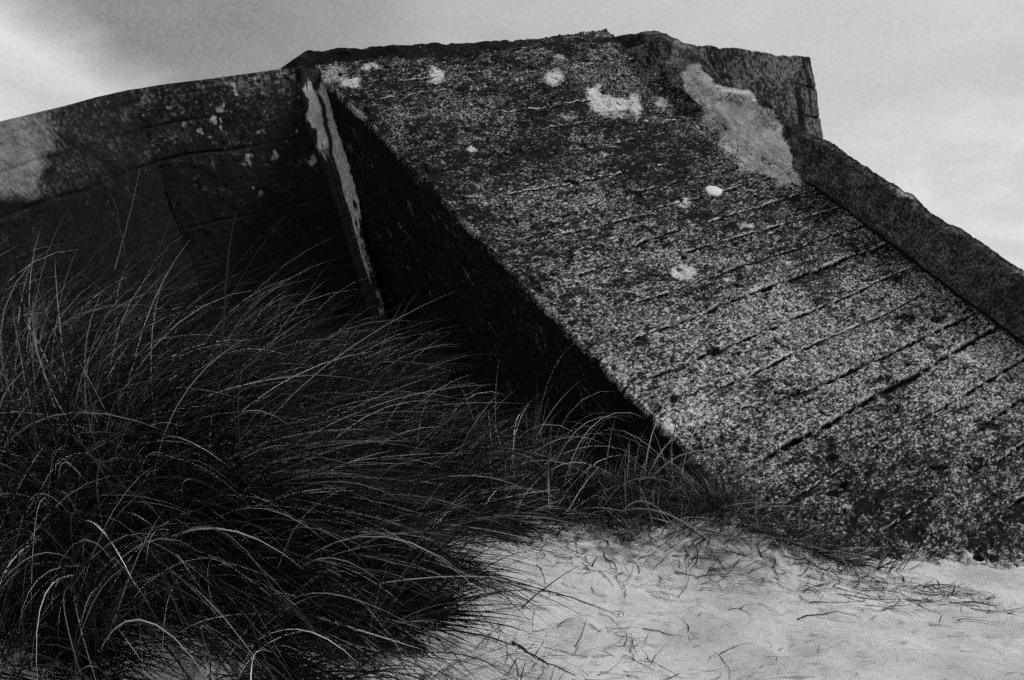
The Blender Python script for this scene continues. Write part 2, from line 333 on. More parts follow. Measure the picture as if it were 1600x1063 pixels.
# small oval plaque of pale mortar set in the ramp
sc, tc = st(1115, 299.5); vv = []; qq = []
nr = 40
for k in range(nr):
    a = 2*math.pi*k/nr; rr = 1+.04*math.sin(3*a+1)+.03*math.sin(7*a)
    ex, ey = 0.056*math.cos(a)*rr, 0.047*math.sin(a)*rr
    for z, q in ((-.01, 1.0), (.008, 1.0), (.010, .95)): vv.append(slab(sc+ex*q, tc+ey*q, z))
for k in range(nr):
    k2 = (k+1) % nr
    for j in range(2): qq.append((k*3+j, k2*3+j, k2*3+j+1, k*3+j+1))
vv.append(slab(sc, tc, .010)); tri = [(k*3+2, ((k+1) % nr)*3+2, nr*3) for k in range(nr)]
m, nt_, b_ = newmat('plaque_white'); b_.inputs['Base Color'].default_value = (.62, .62, .62, 1); b_.inputs['Roughness'].default_value = .8
vec = nt_.nodes.new('ShaderNodeTexCoord').outputs['Object']
nt_.links.new(ramp(nt_, noise(nt_, vec, 70, 4, .7), [(0.30, .35), (.5, .55)]), b_.inputs['Base Color'])
o = mesh_np('oval_disc', vv, qq, tri, mat=m, parent=root)
o['label'] = 'pale oval disc on the ramp'

# --- generic patch from two polylines
def resample(pts, n):
    pts = np.asarray(pts, float); d = np.r_[0, np.cumsum(np.linalg.norm(np.diff(pts, axis=0), axis=1))]
    q = np.linspace(0, d[-1], n); return np.stack([np.interp(q, d, pts[:, k]) for k in range(3)], 1), q
def patch(top, bot, nu, nv):
    a, q = resample(top, nu); b, _ = resample(bot, nu)
    w_ = np.linspace(0, 1, nv)[None, :, None]
    L = np.linalg.norm(b-a, axis=1).mean()
    G = a[:, None]*(1-w_)+b[:, None]*w_
    return G, np.repeat(q[:, None], nv, 1), np.repeat((np.linspace(0, 1, nv)*L)[None], nu, 0)

# --- flank (undercut side of the ramp), facing left
t_ = np.linspace(-.05, 4.4, 30)
top = slab(0.012+0*t_, t_, -0.012)
G, A, B = patch(top, top+D*2.6, 520, 300)
h = 0.012*fbm(A, B, 3, 4, 2)+0.006*fbm(A, B, 22, 3, 4)
for yb in np.arange(.17, 2.6, .16):       # board marks
    h -= 0.006*np.exp(-((B-yb-.01*fbm(A, B*0+yb, 3, 2, 1))/.006)**2)
bare = .75*sm(.52, .62, fbm(A, B, 13, 2, 3))
shell(G+h[..., None]*S, -S*.03, S, 'flank_wall', M_FLANK, root, {'bare': bare*.45, 'grime_shade': 0*A, 'shift': .02*fbm(A, B, 4, 3, 0)})
# --- solid core of the ramp so it is a closed wedge
def prism(name, poly_top, poly_bot, mat, parent, outward_up):
    n_ = len(poly_top); v_ = list(poly_top)+list(poly_bot)
    me = bpy.data.meshes.new(name)
    vl = [tuple((np.asarray(p)-BO)@BR) for p in v_]
    fs = [tuple(range(n_)), tuple(range(2*n_-1, n_-1, -1))]+[(k, k+n_, (k+1) % n_+n_, (k+1) % n_) for k in range(n_)]
    me.from_pydata(vl, [], fs); me.update()
    import bmesh
    bm = bmesh.new(); bm.from_mesh(me); bmesh.ops.recalc_face_normals(bm, faces=bm.faces); bm.to_mesh(me); bm.free()
    me.materials.append(mat); o = bpy.data.objects.new(name, me); COL.objects.link(o); o.parent = parent; return o

# --- front wall, left of the ramp
def wl(px, py, off=0.0): return hit(px, py, TL+W*off, W)
Vc = TL+D*0
seq = [(470, 104), (400, 113), (330, 123), (262, 131), (200, 141)]
top = np.array([wl(*p) for p in seq]); top[0] = top[0]+U*.03
bend = top[-1]
G, A, B = patch(top, top+D*2.2, 300, 420)
def wallrelief(A, B, seed):
    h = 0.014*fbm(A, B, 3.2, 4, seed)+0.007*fbm(A, B, 18, 3, seed+1)+.002*fbm(A, B, 70, 2, seed)
    gm = 0*A
    for yb, dp in ((.06, .3), (.21, .5), (.40, 1.0), (.60, .25), (.78, .5), (.98, .3), (1.2, 1)):
        dd_ = B-yb-.014*fbm(A, B*0+yb, 2.2, 3, 1)
        k = np.clip(.6+1.1*fbm(A, B*0+yb, 2.5, 2, 5), 0, 1)*dp
        h -= 0.016*k*np.exp(-(dd_/.008)**2); gm = np.maximum(gm, k*np.exp(-(dd_/.011)**2))
        h += .006*k*np.sign(dd_)*np.exp(-(dd_/.05)**2)
    return h, gm
h, gm = wallrelief(A, B, 1)
bl = sm(.50, .62, fbm(A, B, 11, 3, 6))*sm(1.15, .7, B)
bl = np.maximum(bl, .9*sm(.42, .5, fbm(A*1.3+4, B*.6, 9, 2, 2))*np.exp(-((B-.47)/.06)**2))
# a curved pale crack near the corner, white stains
PX, PY = proj(G)
for bx, by, rx, ry, k in [(430, 242, 6, 8, 1), (487, 252, 6, 10, .9), (345, 171, 9, 6, .9), (350, 163, 4, 2, 1), (267, 168, 8, 5, .7), (385, 253, 12, 8, .7), (217, 250, 10, 6, .7), (236, 255, 5, 7, .8), (414, 182, 3, 18, .5), (440, 116, 10, 5, .7), (458, 122, 6, 4, .8), (396, 122, 4, 4, .7), (385, 152, 4, 5, .6), (287, 193, 6, 5, .6), (168, 277, 6, 4, .7), (408, 206, 7, 4, .6)]:
    r2 = ((PX+5*fbm(A, B, 30, 2, 1)-bx)/rx)**2+((PY+5*fbm(A, B, 30, 2, 3)-by)/ry)**2; bl = np.maximum(bl, k*np.exp(-r2*r2))
gm = np.maximum(gm, .70*sm(225, 320, PY+60*fbm(A, B, 2.5, 3, 3)))  # black shade of the lower wall painted into the colour
gm = np.maximum(gm, 1.0*sm(455, 495, PX-(PY-100)*.25))  # wall drawn darker towards the corner at the flank
shell(G+h[..., None]*W, -W*.35, W, 'front_wall', M_WALL, root, {'bare': bl*.75, 'grime_shade': gm*.9, 'shift': .05*fbm(A, B, 2.5, 3, 0)+.03*sm(.22, .05, B)-.05*sm(.5, .9, B)})
# far-left facet turned towards the ramp
E = vp(1234, -100); E = nn(E-D*(E@D)); W2 = nn(np.cross(E, D)); W2 = W2 if W2[0] > 0 else -W2
def wl2(px, py): return hit(px, py, bend, W2)
top = np.array([bend]+[wl2(*p) for p in [(150, 152), (100, 166), (50, 178), (0, 190), (-120, 222), (-260, 262)]])
G, A, B = patch(top, top+D*2.0, 300, 300)
h, gm = wallrelief(A, B, 4)
PX, PY = proj(G)
# intact pale skin left of a slanting broken edge
skin = sm(26, -22, PX-(98-.22*(PY-160))+34*fbm(A, B, 5, 5, 3, .65))*sm(330, 300, PY)
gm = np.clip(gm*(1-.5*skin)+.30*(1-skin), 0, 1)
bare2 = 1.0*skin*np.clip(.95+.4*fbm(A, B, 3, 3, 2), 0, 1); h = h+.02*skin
gm = np.maximum(gm, .80*(1-.6*skin)*sm(235, 310, PY+60*fbm(A, B, 3, 4, 1)))  # lower facet's shade painted in as well, masking the bend
shell(G+h[..., None]*W2, -W2*.35, W2, 'side_wall', M_SIDE, root, {'bare': bare2, 'grime_shade': gm, 'shift': .01+.05*fbm(A, B, 2.5, 3, 0)-.07*sm(.35, .8, B)})

# --- pale mortar run in the corner
def strip(name, left, right, nu, nv, off, darkfn, bulge=.012):
    L = np.array([wl(x, y, off) for x, y in left]); R = np.array([wl(x, y, off) for x, y in right])
    a, q = resample(L, nu); b, _ = resample(R, nu)
    j = np.linspace(0, 1, nv)[None, :, None]
    G = a[:, None]*(1-j)+b[:, None]*j
    q2 = np.repeat(q[:, None], nv, 1); j2 = np.repeat(j[..., 0], nu, 0)
    wdt = np.linalg.norm(b-a, axis=1)[:, None]
    G = G+(U[None, None]*(((.010*fbm(q2, 0*q2, 9, 3, 1))*(1-2*j2))[..., None]))
    hh = bulge*np.sqrt(np.clip(1-(2*j2-1)**4, 0, 1))+.006*fbm(q2, j2*wdt, 12, 3, 2)+.003*fbm(q2, j2*wdt, 50, 2, 4)
    PX, PY = proj(G); g = darkfn(PX, PY, q2, j2)
    return shell(G+hh[..., None]*W, -W*.06, W, name, M_PLASTER, root, {'grime_shade': g})
def gA(PX, PY, q, j):
    seam = np.interp(PY, [112, 150, 200, 240, 300, 500], [.18, .36, .40, .34, .36, .5])+.06*fbm(q, 0*q, 9, 3, 1)
    g = .95*np.exp(-((j-seam)/.07)**2)*sm(122, 160, PY)
    g = np.maximum(g, sm(seam+.02, seam-.10, j)*sm(215, 262, PY+30*fbm(q, j, 20, 3, 4)))
    g = np.maximum(g, .15*sm(seam+.02, seam-.10, j))
    g = np.maximum(g, sm(.84, 1.0, j+.13*fbm(q, j*.3, 16, 4, 2)))
    g = np.maximum(g, sm(.14, .0, j+.16*fbm(q, j*.3, 16, 4, 5)))
    g = np.maximum(g, sm(150, 122, PY+26*fbm(j*2, q, 5, 3, 0)))
    g = np.maximum(g, sm(340, 500, PY+120*fbm(q, j*.3, 9, 3, 1)))  # mortar drawn darker towards the bottom of the run
    g = np.maximum(g, .8*sm(.1, .45, fbm(q, j*.4, 7, 3, 6))*sm(270, 330, PY))
    return np.clip(g, 0, 1)
strip('mortar_run', [(468, 108), (474, 150), (484, 200), (496, 240), (513, 280), (527, 320), (542, 370), (553, 410), (576, 480), (592, 540), (612, 620)],
      [(514, 108), (540, 150), (548, 200), (550, 240), (553, 280), (562, 320), (570, 370), (579, 410), (601, 480), (612, 540), (626, 620)], 360, 70, .03, gA, .012)

# --- roof lip over the ramp's head
def lipline(px, py): s_, t2 = st(px, py); return slab(s_, t2, -.03)
bots = [(466, 114), (490, 103), (560, 98), (640, 94), (700, 91), (780, 84), (850, 76), (905, 72), (950, 71), (985, 72), (1010, 80)]
tops = [(463, 91), (480, 78), (560, 73), (640, 68), (700, 66), (780, 62), (850, 61), (905, 62), (950, 58), (985, 52), (1010, 55)]
lb = np.array([lipline(*p) for p in bots]); NL = nn(W+.25*N)
lt = np.array([hit(tx, ty, b_2, NL) for (tx, ty), b_2 in zip(tops, lb)])
G, A, B = patch(lt, lb, 560, 36)
h = .012*fbm(A, B*2, 6, 4, 1)+.006*fbm(A, B, 40, 3, 3)
PX, PY = proj(G)
Gz = G+h[..., None]*NL
Gz += ((1-np.linspace(0, 1, 36))[None, :]*(.016*fbm(A, 0*A, 13, 4, 5)))[..., None]*(-D)
back = nn(-W+.04*D)
# rounded top edge: pull the first rows back
for k, q in enumerate((.030, .014, .005)): Gz[:, k] += -NL*q
bare = .42*sm(700, 900, PX)*np.clip(.5+1.2*fbm(A, B*4, 12, 3, 2), 0, 1)*sm(960, 900, PX)
shell(Gz, back*.42+D*.03, NL, 'roof_lip', M_LIP, root, {'bare': bare, 'grime_shade': .75*sm(700, 560, PX)+.5*sm(930, 975, PX), 'shift': -.02+.04*sm(700, 850, PX)+.03*fbm(A, B, 5, 3, 1)})

# --- body of the bunker behind (roof and walls)
bk = -W
c0 = wl(480, 112)-U*.0+bk*.12+D*.06; r0 = lt[-2]+bk*.15+D*.08
l0 = bend+bk*.12+D*.05; e0 = top[-1]-W2*.12+D*.05
poly = [e0, l0, c0, r0, r0+bk*2.6, c0+bk*2.8, l0+bk*2.8, e0-W2*2.4+bk*.5]
prism('roof_slab', poly, [p+D*3.2 for p in poly], M_WALL, root, -D)
# wedge core under the ramp
ca = [slab(.05, .05, -.05), slab(2.38, .2, -.05), slab(2.38, 4.8, -.05), slab(.05, 4.8, -.05)]
prism('ramp_core', ca, [p+D*2.6+(U*.05 if k in (0, 3) else 0) for k, p in enumerate(ca)], M_FLANK, root, N)

# --- parapet along the right side of the ramp
sil = [(972, 66), (985, 54), (1000, 49), (1030, 52), (1058, 67), (1085, 78), (1100, 97), (1118, 118), (1135, 138), (1165, 140), (1190, 158), (1215, 178), (1240, 199), (1265, 212), (1290, 222), (1340, 258), (1400, 296), (1420, 306), (1450, 334), (1520, 376), (1600, 430), (1700, 497), (1800, 566)]
SJ = 2.355
PJ = slab(SJ, 1.0)
th = []
for p in sil:
    q = hit(*p, PJ, U)-TL; th.append((q@V, q@N))
th = np.array(th); tj = np.linspace(th[0, 0], 5.0, 760)
hs = np.interp(tj, th[:, 0], th[:, 1]); 
hs = hs+0.007*fbm(tj, 0*tj, 9, 3, 2)+.006*fbm(tj, 0*tj, 40, 2, 3)
nj, nt2 = 100, 60
rows = []; hN = []
w_ = np.linspace(0, 1, nj)
TT = np.repeat(tj[:, None], nj, 1); HH = -.06+(hs[:, None]+.06)*w_[None]
lump = sm(2.0, 1.2, TT)
relief = .010*fbm(TT, HH, 5, 4, 2)+.006*fbm(TT, HH, 24, 3, 3)+lump*(.05*fbm(TT, HH*1.2, 5, 4, 1)+.02*fbm(TT, HH, 14, 3, 4))
relief = relief-.02*np.exp(-(HH/.018)**2)*sm(1.9, 2.2, TT)           # recessed joint
for bx, amp in ((2.35, 1),): pass
_pp = proj(slab(SJ+0*TT, TT, HH)); _cx = (_pp[0]-1150)*.72-(_pp[1]-190)*.69; _cl = (_pp[0]-1150)*.69+(_pp[1]-190)*.72
_mk = np.exp(-((_cl-5)/95)**4)*np.exp(-((_cx-5)/30)**4); relief = relief+_mk*(.03+.03*np.abs(fbm(TT, HH*1.5, 4.5, 4, 5))+.008*np.abs(fbm(TT*1.2, HH, 11, 3, 2)))
relief = relief-.035*sm(hs[:, None]-.03, hs[:, None]+.0, HH)          # worn crest
Pin = slab(SJ+0*TT, TT, HH)-relief[..., None]*U
# outer slope of the crest, falling away, then the outer face going down into the dune
w2 = np.linspace(0, 1, nt2)[1:]
crest = Pin[:, -1:]
hcr = hs[:, None]
T2 = np.repeat(tj[:, None], nt2-1, 1)
offu = .38*w2[None]; drop = .38*.72*w2[None]
Pout = crest+offu[..., None]*U-(drop+.02*fbm(T2, offu+0*T2, 8, 3, 2)*np.minimum(1, w2*4)[None])[..., None]*N
w3 = np.linspace(0, 1, 16)[1:]
Pdn = Pout[:, -1:]+(2.4*w3)[None, :, None]*(-N*.6+D*.5)
G = np.concatenate([Pin, Pout, Pdn], 1)
PX, PY = proj(G)
TTf = np.repeat(tj[:, None], G.shape[1], 1); HHf = np.concatenate([HH, np.repeat(hcr, G.shape[1]-nj, 1)], 1)
def inpoly(px, py, poly):
    c = np.zeros(px.shape, bool); n_ = len(poly)
    for i in range(n_):
        x1, y1 = poly[i]; x2, y2 = poly[(i+1) % n_]
        k = ((y1 > py) != (y2 > py)) & (px < (x2-x1)*(py-y1)/((y2-y1)+1e-9)+x1); c ^= k
    return c
jx = 13*fbm(TTf, HHf, 12, 5, 2, .65); jy = 13*fbm(TTf, HHf, 12, 5, 4, .65)
mort = [(1066, 118), (1076, 100), (1090, 94), (1100, 108), (1112, 128), (1130, 138), (1165, 136), (1200, 168), (1216, 184), (1232, 215), (1240, 250), (1246, 275), (1275, 302), (1240, 300), (1200, 268), (1150, 230), (1100, 175), (1070, 142)]
bare = inpoly(PX+jx, PY+jy, mort).astype(float)
for _ in range(16):
    bare[1:-1, 1:-1] = (bare[1:-1, 1:-1]*2+bare[:-2, 1:-1]+bare[2:, 1:-1]+bare[1:-1, :-2]+bare[1:-1, 2:])/6
dk_ = inpoly(PX+jx, PY+jy, [(1098, 150), (1170, 150), (1222, 188), (1200, 200), (1150, 165)]).astype(float)
for _ in range(6): dk_[1:-1, 1:-1] = (dk_[1:-1, 1:-1]*2+dk_[:-2, 1:-1]+dk_[2:, 1:-1]+dk_[1:-1, :-2]+dk_[1:-1, 2:])/6
bare = bare*(1-.38*dk_)
crestpale = .55*np.exp(-((HHf-hcr+.01)/.02)**2)*np.clip(.2+1.6*fbm(TTf, 0*TTf, 5, 3, 4), 0, 1)*sm(1.8, 2.2, TTf)
lumpf = sm(1.0, .6, TTf)
bare = np.maximum(bare*1.2*np.clip(1+.6*fbm(TTf, HHf, 5, 4, 6), .7, 1.1), crestpale)
bare = np.maximum(bare, .5*lumpf*sm(-.3, .3, fbm(TTf, HHf, 7, 3, 1)))
gm = np.exp(-(HHf/.03)**2)*sm(1.95, 2.1, TTf)+.95*sm(1035, 1000, PX+.55*(76-PY)+jx*.6)*sm(45, 50, PY)  # shadow lines painted dark along the joint and the parapet's left edge
gm = np.clip(gm, 0, 1)*(1-.9*(bare > .7))
shell(G, 0*U+(-U*.0)+np.array([0, 0, -.001]), -U, 'parapet', M_CURB, root, {'bare': bare, 'grime_shade': gm, 'shift': .02*fbm(TTf, HHf, 3, 3, 3)+.05*lumpf})
prism('parapet_core', [slab(SJ+.03, .1, -.1), slab(SJ+.34, .1, -.12), slab(SJ+.34, 4.9, -.12), slab(SJ+.03, 4.9, -.1)],
      [slab(SJ+.03, .1, -.1)+D*2.4, slab(SJ+.34, .1, -.12)+D*2.4, slab(SJ+.34, 4.9, -.12)+D*2.4, slab(SJ+.03, 4.9, -.1)+D*2.4], M_CURB, root, N)

# --- rear wall block rising behind the parapet
PR = CAM+ray(1268, 88)*7.6
topr = [(1030, 62), (1060, 66), (1085, 70), (1110, 71), (1130, 75), (1150, 75), (1180, 79), (1205, 82), (1213, 84), (1215, 86), (1240, 86), (1266, 89)]
tp = np.array([hit(*p, PR, W) for p in topr])
G, A, B = patch(tp, tp+D*2.6, 300, 330)
PX, PY = proj(G)
h = .012*fbm(A, B, 4, 4, 0)+.006*fbm(A, B, 24, 3, 2)
gm = 0*A
for k, yb in enumerate((.24, .47, .66, .86, 1.1)):
    dd_ = B-yb-.03*fbm(A, 0*A+yb, 3, 2, 1)-.012*fbm(A, B, 18, 3, 2); k_ = np.clip(.75+fbm(A, 0*A+yb, 3, 2, 2), 0, 1)
    h -= .012*k_*np.exp(-(dd_/.008)**2); gm = np.maximum(gm, k_*np.exp(-(dd_/.012)**2))
    hb = .2*np.floor(A/.2)
for xb in np.arange(.1, 1.4, .135):
    dd_ = A-xb-.03*fbm(B, 0*B+xb, 4, 3, 3); k_ = np.clip(.15+1.5*fbm(B, 0*B+xb, 4, 2, 5), 0, 1)
    dd_ = dd_+.02*fbm(A, B, 14, 3, 4); h -= .004*k_*np.exp(-(dd_/.01)**2); gm = np.maximum(gm, .6*k_*np.exp(-(dd_/.022)**2))
gm = np.maximum(gm, .95*sm(.08, .4, fbm(A*3, B*.8, 3.5, 5, 6)))
gm = np.maximum(gm, .9*np.exp(-((PX-1165)/12)**2)*sm(.2, -.3, fbm(A, B, 6, 2, 1))*sm(90, 110, PY))
G = G+h[..., None]*W; G[:, 0] -= W*.02; G[:, :3] += (.022*np.clip(fbm(A[:, :3], 0*A[:, :3], 11, 4, 3), -1, .2))[..., None]*(-D)
shell(G, -W*.5+D*.02, W, 'rear_wall', M_REAR, root, {'bare': 0*A, 'grime_shade': gm*.8, 'shift': .02*fbm(A, B, 3, 3, 1)-.02*sm(1200, 1100, PX)})

# ------------------------------------------------------------------ grass
def blades(roots, dirs, length, width, gravity, wind, nseg=9, seed=0, curl=.12, tint=None, twist=None, floor=True):
    """roots (n,3), dirs (n,3) unit; returns verts, quads, tint"""
    r = np.random.default_rng(seed); n = len(roots)
    p = roots.copy(); d = dirs.copy(); pts = [p.copy()]; dl = (length/nseg)[:, None]
    cr = r.normal(0, curl, (n, 3)); dd = [d.copy()]
    for k in range(nseg):
        f_ = (k+1)/nseg
        d = d+(np.array([0, 0, -1])*gravity[:, None]*f_+wind*(.4+f_)+cr*.5)*(dl*3.0)
        d /= np.linalg.norm(d, axis=1)[:, None]
        p = p+d*dl
        if floor:
            g = ground_base(p[:, 0], p[:, 1])+.012
            lo = p[:, 2] < g; p[lo, 2] = g[lo]; d[lo, 2] = np.maximum(d[lo, 2], -.02)
        pts.append(p.copy()); dd.append(d.copy())
    pts = np.stack(pts, 1); dd = np.stack(dd, 1)
    a = r.uniform(0, 2*np.pi, n); ref = np.stack([np.cos(a), np.sin(a), .35*np.sin(a*3)], 1)
    side = np.cross(dd, ref[:, None]); side /= np.linalg.norm(side, axis=2)[..., None]+1e-9
    nor = np.cross(side, dd)
    w_ = np.linspace(0, 1, nseg+1); prof = (1-w_**2.6)*.92+.08*(1-w_)+.02
    wd = (width[:, None]*prof[None]*.5)[..., None]
    bent = None
    v = np.stack([pts-side*wd+nor*wd*.35, pts-nor*wd*.25, pts+side*wd+nor*wd*.35], 2)  # n, seg+1, 3, 3
    base = (np.arange(n)*(nseg+1)*3)[:, None, None]+(np.arange(nseg)*3)[None, :, None]
    q = np.stack([base+np.array([0, 1]), base+np.array([1, 2]), base+3+np.array([1, 2]), base+3+np.array([0, 1])], -1).reshape(-1, 4)
    if tint is None: tint = r.beta(1.2, 2.4, n)
    return v.reshape(-1, 3), q, np.repeat(tint, (nseg+1)*3)
class Tuft:
    def __init__(s): s.v = []; s.q = []; s.t = []; s.n = 0
    def add(s, v, q, t): s.v.append(v); s.q.append(q+s.n); s.t.append(t); s.n += len(v)
    def build(s, name, mat, parent=None, origin=None):
        v = np.concatenate(s.v)
        if origin is not None: v = v-origin
        o = mesh_np(name, v, np.concatenate(s.q), attrs={'tint': np.concatenate(s.t)}, mat=mat, parent=parent, local=False)
        if origin is not None and parent is None: o.location = tuple(origin)
        return o
def tuft_mesh(cx, cy, rx, ry, n, L, wid, up, rad, wind, grav, seed, rot=0, tintp=(.5, 2.1), spread=.35, nseg=9, curl=.12, cz=.0, radc=None, kd=60):
    r = np.random.default_rng(seed)
    k = max(3, n//kd)                      # sub-clumps share a direction
    cc = r.normal(0, .5, (k, 2)); ci = r.integers(0, k, n)
    xy = cc[ci]+r.normal(0, .10, (n, 2)); 
    cdir = r.normal(0, spread, (k, 3))
    px = cx+xy[:, 0]*rx; py = cy+xy[:, 1]*ry
    z = ground_base(px, py)-.02+cz
    rc = (cx, cy) if radc is None else radc
    out = np.stack([(px-rc[0]), (py-rc[1]), 0*px], 1); out /= (np.linalg.norm(out, axis=1)[:, None]+.12)
    d = out*rad*r.uniform(.5, 1.3, (n, 1))+np.array([0, 0, up])*r.uniform(.6, 1.3, (n, 1))+np.array(wind)*.6+cdir[ci]+r.normal(0, spread*.55, (n, 3))
    d[:, 2] = np.maximum(d[:, 2], .08); d /= np.linalg.norm(d, axis=1)[:, None]
    ln = r.uniform(L[0], L[1], n)*r.uniform(.75, 1, n)
    wd = r.uniform(wid[0], wid[1], n)
    g = r.uniform(grav[0], grav[1], n)
    return blades(np.stack([px, py, z], 1), d, ln, wd, g, np.array(wind)[None]*r.uniform(.3, 1.2, (n, 1)), nseg, seed+1, curl, r.beta(tintp[0], tintp[1], n))
GRP = 'marram grass tussocks at the foot of the bunker'
def tussock(name, label, cat, origin, layers, mat=None, group=GRP, stalks=None):
    t = Tuft()
    for a in layers: t.add(*tuft_mesh(**a))
    oz = np.array([origin[0], origin[1], float(ground_base(origin[0], origin[1]))])
    if stalks is None:
        o = t.build(name, mat or M_GRASS, None, oz)
    else:
        o = bpy.data.objects.new(name, None); COL.objects.link(o); o.location = tuple(oz)
        t.build('blades', mat or M_GRASS, o, oz)
        for pts, w0, mt in stalks:
            P_ = np.array(pts); P_, _ = resample(P_, 14); n_ = 14
            P_ = P_+np.cumsum(rng.normal(0, .0015, P_.shape), 0)
            ww = w0*np.linspace(1, .35, n_)
            ring = []
            for k in range(n_):
                dv = nn(P_[min(k+1, n_-1)]-P_[max(k-1, 0)]); a1 = nn(np.cross(dv, [0, 1, .2])); a2 = np.cross(dv, a1)
                for j in range(5): ring.append(P_[k]+ww[k]*(a1*math.cos(j*1.2566)+a2*math.sin(j*1.2566)))
            ring = np.array(ring)-oz; q = [(k*5+j, k*5+(j+1) % 5, (k+1)*5+(j+1) % 5, (k+1)*5+j) for k in range(n_-1) for j in range(5)]
            mesh_np('stalk', ring, q, attrs={'tint': np.full(len(ring), rng.uniform(.1, .6))}, mat=mt, parent=o, local=False)
    tag(o, label, cat, group); return o
def at(px, py, dist): return CAM+ray(px, py)*dist

FINE = (.0022, .0056)
# 1 the big wind-combed tussock
tussock('marram_grass_tussock', 'largest tussock of wind-combed marram grass, arching across the left of the dune', 'grass tussock', (-1.2, 3.0), [
    dict(cx=-1.35, cy=3.0, rx=.45, ry=.30, n=1900, L=(.45, .95), wid=FINE, up=.62, rad=.5, wind=(.50, .0, 0), grav=(.15, 1.0), seed=11, spread=.62, kd=18, curl=.18),
    dict(cx=-.95, cy=2.85, rx=.45, ry=.26, n=1600, L=(.4, .85), wid=FINE, up=.50, rad=.5, wind=(.70, -.15, 0), grav=(.2, 1.2), seed=21, spread=.62, kd=18, curl=.18),
    dict(cx=-1.1, cy=2.65, rx=.5, ry=.2, n=1150, L=(.45, .95), wid=(.0024, .0058), up=.45, rad=.5, wind=(.50, -.42, 0), grav=(.35, 1.3), seed=31, spread=.6, kd=12, curl=.07),
    dict(cx=-1.2, cy=2.95, rx=.5, ry=.25, n=230, L=(.6, 1.1), wid=(.002, .0042), up=.38, rad=.5, wind=(.5, .0, 0), grav=(.0, .35), seed=36, tintp=(1.6, 1.6), spread=.55),
    dict(cx=-1.1, cy=2.9, rx=.6, ry=.35, n=80, L=(.45, .8), wid=(.006, .010), up=.6, rad=.5, wind=(.4, -.1, 0), grav=(.5, 1.2), seed=41, tintp=(1.5, 3)),
  ], stalks=[
    ([at(345, 560, 2.5), at(352, 480, 2.5), at(360, 400, 2.5), at(374, 325, 2.5)], .0036, M_DARKSTEM),
    ([at(55, 700, 2.3), at(40, 600, 2.3), at(18, 500, 2.3)], .0034, M_DARKSTEM),
    ([at(195, 400, 2.9), at(185, 330, 2.9), at(172, 300, 2.9)], .0022, M_GRASS),
    ([at(225, 450, 2.9), at(265, 350, 3.0), at(300, 256, 3.0)], .0026, M_DARKSTEM),
    ([at(180, 420, 3.0), at(205, 330, 3.0), at(216, 262, 3.0)], .0014, M_GRASS),
  ])
tussock('marram_grass_tussock', 'far upright tussock at the left edge, standing against the bunker wall', 'grass tussock', (-2.0, 3.8), [
    dict(cx=-1.95, cy=3.6, rx=.55, ry=.35, n=2300, L=(.55, 1.02), wid=FINE, up=.80, rad=.35, wind=(.60, 0, 0), grav=(.2, .9), seed=51, spread=.52, kd=25),
    dict(cx=-1.2, cy=3.8, rx=.5, ry=.3, n=2000, L=(.6, 1.12), wid=FINE, up=.72, rad=.3, wind=(.6, 0, 0), grav=(.15, .8), seed=61, spread=.52, kd=25)])
tussock('marram_grass_tussock', 'nearest tussock in the lower left corner, loose blades drooping over bare sand', 'grass tussock', (-1.15, 2.2), [
    dict(cx=-1.25, cy=2.3, rx=.42, ry=.16, n=1000, L=(.35, .75), wid=FINE, up=.6, rad=.5, wind=(.30, -.25, 0), grav=(.5, 1.7), seed=71, spread=.5),
    dict(cx=-.75, cy=2.42, rx=.36, ry=.10, n=250, L=(.25, .55), wid=FINE, up=.35, rad=.4, wind=(.45, -.2, 0), grav=(.6, 1.7), seed=75, spread=.55),
    dict(cx=-.75, cy=2.62, rx=.42, ry=.14, n=120, L=(.4, .8), wid=(.0022, .0048), up=.35, rad=.2, wind=(.5, -.45, 0), grav=(.3, 1.1), seed=79, spread=.6, kd=3, curl=.06, tintp=(1.3, 1.6)),
    dict(cx=-.75, cy=2.32, rx=.5, ry=.08, n=80, L=(.3, .6), wid=(.004, .008), up=.3, rad=.4, wind=(.45, -.1, 0), grav=(.6, 1.7), seed=77, spread=.55, tintp=(1, 3))])
tussock('marram_grass_tussock', 'dark spiky tussock at the right end of the grass bank, fanning out over sand', 'grass tussock', (-.4, 2.85), [
    dict(cx=-.52, cy=2.9, rx=.24, ry=.28, n=1500, L=(.25, .55), wid=FINE, up=.35, rad=.5, wind=(.5, -.1, 0), grav=(.2, 1.1), seed=81, tintp=(.6, 3.0), spread=.52, kd=25),
    dict(cx=-.36, cy=2.75, rx=.18, ry=.2, n=420, L=(.18, .42), wid=(.003, .007), up=.45, rad=.6, wind=(.35, .05, 0), grav=(.1, .9), seed=85, tintp=(.6, 4), spread=.6),
    dict(cx=-.55, cy=2.5, rx=.42, ry=.14, n=200, L=(.2, .55), wid=(.002, .006), up=.28, rad=.4, wind=(.4, -.25, 0), grav=(.3, 1.4), seed=87, tintp=(.6, 3), spread=.6)])
